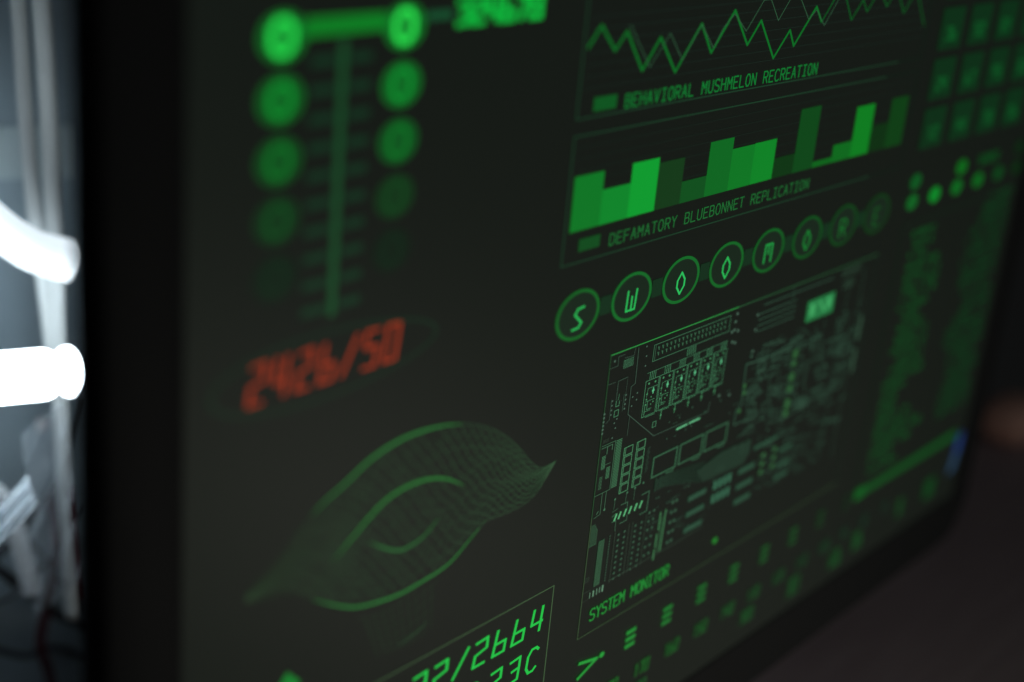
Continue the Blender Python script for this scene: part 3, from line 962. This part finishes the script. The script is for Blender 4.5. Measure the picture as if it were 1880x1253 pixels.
def film_mat(name, col, alpha, rough):
    m = mat(name, col, rough, 0.9)
    nt = m.node_tree
    m.node_tree.nodes['Principled BSDF'].inputs['Alpha'].default_value = alpha
    return m
film_m = film_mat('clear crinkled film', (0.85, 0.93, 1.0), 0.72, 0.2)
film_m.node_tree.nodes['Principled BSDF'].inputs['Metallic'].default_value = 0.55
def film(corners, n, amp, seed, along=2.2, tilt=0.0):
    """a crinkled sheet between four points of the photo, standing n cm behind the glass"""
    rr = random.Random(seed)
    wv_ = [(rr.uniform(2, 9), rr.uniform(2, 9), rr.uniform(0, 6.3), rr.uniform(.4, 1)) for _ in range(9)]
    A, B, C_, D = corners
    NU, NV = 36, 70
    vs, fs = [], []
    for j in range(NV + 1):
        for i in range(NU + 1):
            a, b = i / NU, j / NV
            x = (A[0] * (1 - a) + B[0] * a) * (1 - b) + (D[0] * (1 - a) + C_[0] * a) * b
            y = (A[1] * (1 - a) + B[1] * a) * (1 - b) + (D[1] * (1 - a) + C_[1] * a) * b
            h = sum(k * abs(math.sin(p * a * along + q * b * 3 + f)) for p, q, f, k in wv_) / 9
            vs.append(at(x, y, n + amp * (h - .35) + tilt * (.5 - b)))
    for j in range(NV):
        for i in range(NU):
            k = j * (NU + 1) + i
            fs.append((k, k + 1, k + NU + 2, k + NU + 1))
    return vs, fs
def thick(o, t):
    md = o.modifiers.new('thickness', 'SOLIDIFY')
    md.thickness = t
    return o
vs, fs = film([(-60, 1000), (50, 872), (70, 925), (-50, 1062)], 27.8, 1.6, 21, .5, 1.6)
tag(thick(mesh_obj('plastic_film', vs, fs, film_m, loc=at(10, 955, 28), smooth=True), 0.0002), 'crinkled clear blue white film slanting up from the left border, across the ribbed hose', 'film', 'clear crinkled films behind the monitor')
vs, fs = film([(40, 800), (118, 735), (158, 1060), (64, 1130)], 31.5, 2.6, 9)
tag(thick(mesh_obj('plastic_film', vs, fs, film_mat('thin clear film', (0.72, 0.80, 0.88), 0.17, 0.3), loc=at(100, 930, 31.5), smooth=True), 0.0002), 'crinkled clear film hanging upright before the pale cable under the light tube', 'film', 'clear crinkled films behind the monitor')

def ball(name, c, r, m, label, cat, sq=(1, 1, 1)):
    vs, fs = [], []
    S, T = 28, 14
    for i in range(T + 1):
        a = math.pi * i / T
        for k in range(S):
            b = 2 * math.pi * k / S
            vs.append(c + Vector((r * sq[0] * math.sin(a) * math.cos(b), r * sq[1] * math.sin(a) * math.sin(b), r * sq[2] * math.cos(a))))
    for i in range(T):
        for k in range(S):
            k2 = (k + 1) % S
            fs.append((i * S + k, i * S + k2, (i + 1) * S + k2, (i + 1) * S + k))
    return tag(mesh_obj(name, vs, fs, m, loc=c, smooth=True), label, cat)
ball('round_spot', at(78, 780, 39.3), 0.0046, mat('pinkish pale knob', (0.62, 0.52, 0.5), 0.5, 0.3), 'small round pinkish knob on the panel just under the light tube', 'spot', (1, .6, 1))  # flattened ball that makes a small round pinkish spot
patch_m = mat('pale plate', (0.66, 0.78, 0.82), 0.5, 0.3)  # shallow slab, a paler stretch across the blue grey panel
vs, fs = [], []
for n in (39.85, 39.99):
    vs += [at(-160, 236, n), at(146, 230, n), at(146, 326, n), at(-160, 336, n)]
fs = [(0, 1, 2, 3), (7, 6, 5, 4), (0, 4, 5, 1), (1, 5, 6, 2), (2, 6, 7, 3), (3, 7, 4, 0)]
tag(mesh_obj('pale_patch', vs, fs, patch_m, loc=at(0, 285, 39.8)), 'blurred paler plate on the blue grey panel behind the upper parts of the upright cables', 'patch')

# ------------------------------------------------------------------ beyond the lower right corner
lump_m = mat('reddish brown wood', (0.62, 0.34, 0.27), 0.6, 0.2, noise=(0.75, 0.44, 0.36), bump=0.1, nscale=30)
def lump():
    loops = []
    c = at(1872, 803, 8)
    prof = [(0.3, 0.0), (0.75, .03), (0.95, .2), (1.0, .5), (.93, .8), (.7, .96), (.3, 1.0)]
    vs, fs = [], []
    S = 32
    for q, h in prof:
        for k in range(S):
            a = 2 * math.pi * k / S
            x, y = math.cos(a), math.sin(a)
            x = math.copysign(abs(x) ** .7, x); y = math.copysign(abs(y) ** .7, y)
            vs.append(Vector((.682 + .030 * q * x, .080 + .022 * q * y, 0.0005 + .033 * h)))
    for i in range(len(prof) - 1):
        for k in range(S):
            k2 = (k + 1) % S
            fs.append((i * S + k, i * S + k2, (i + 1) * S + k2, (i + 1) * S + k))
    fs += [tuple(range(S))[::-1], tuple(range((len(prof) - 1) * S, len(prof) * S))]
    return vs, fs
vs, fs = lump()
tag(mesh_obj('wooden_block', vs, fs, lump_m, loc=Vector((.682, .08, 0)), smooth=True), 'blurred reddish brown rounded block on the desk past the monitor at the right border', 'block')
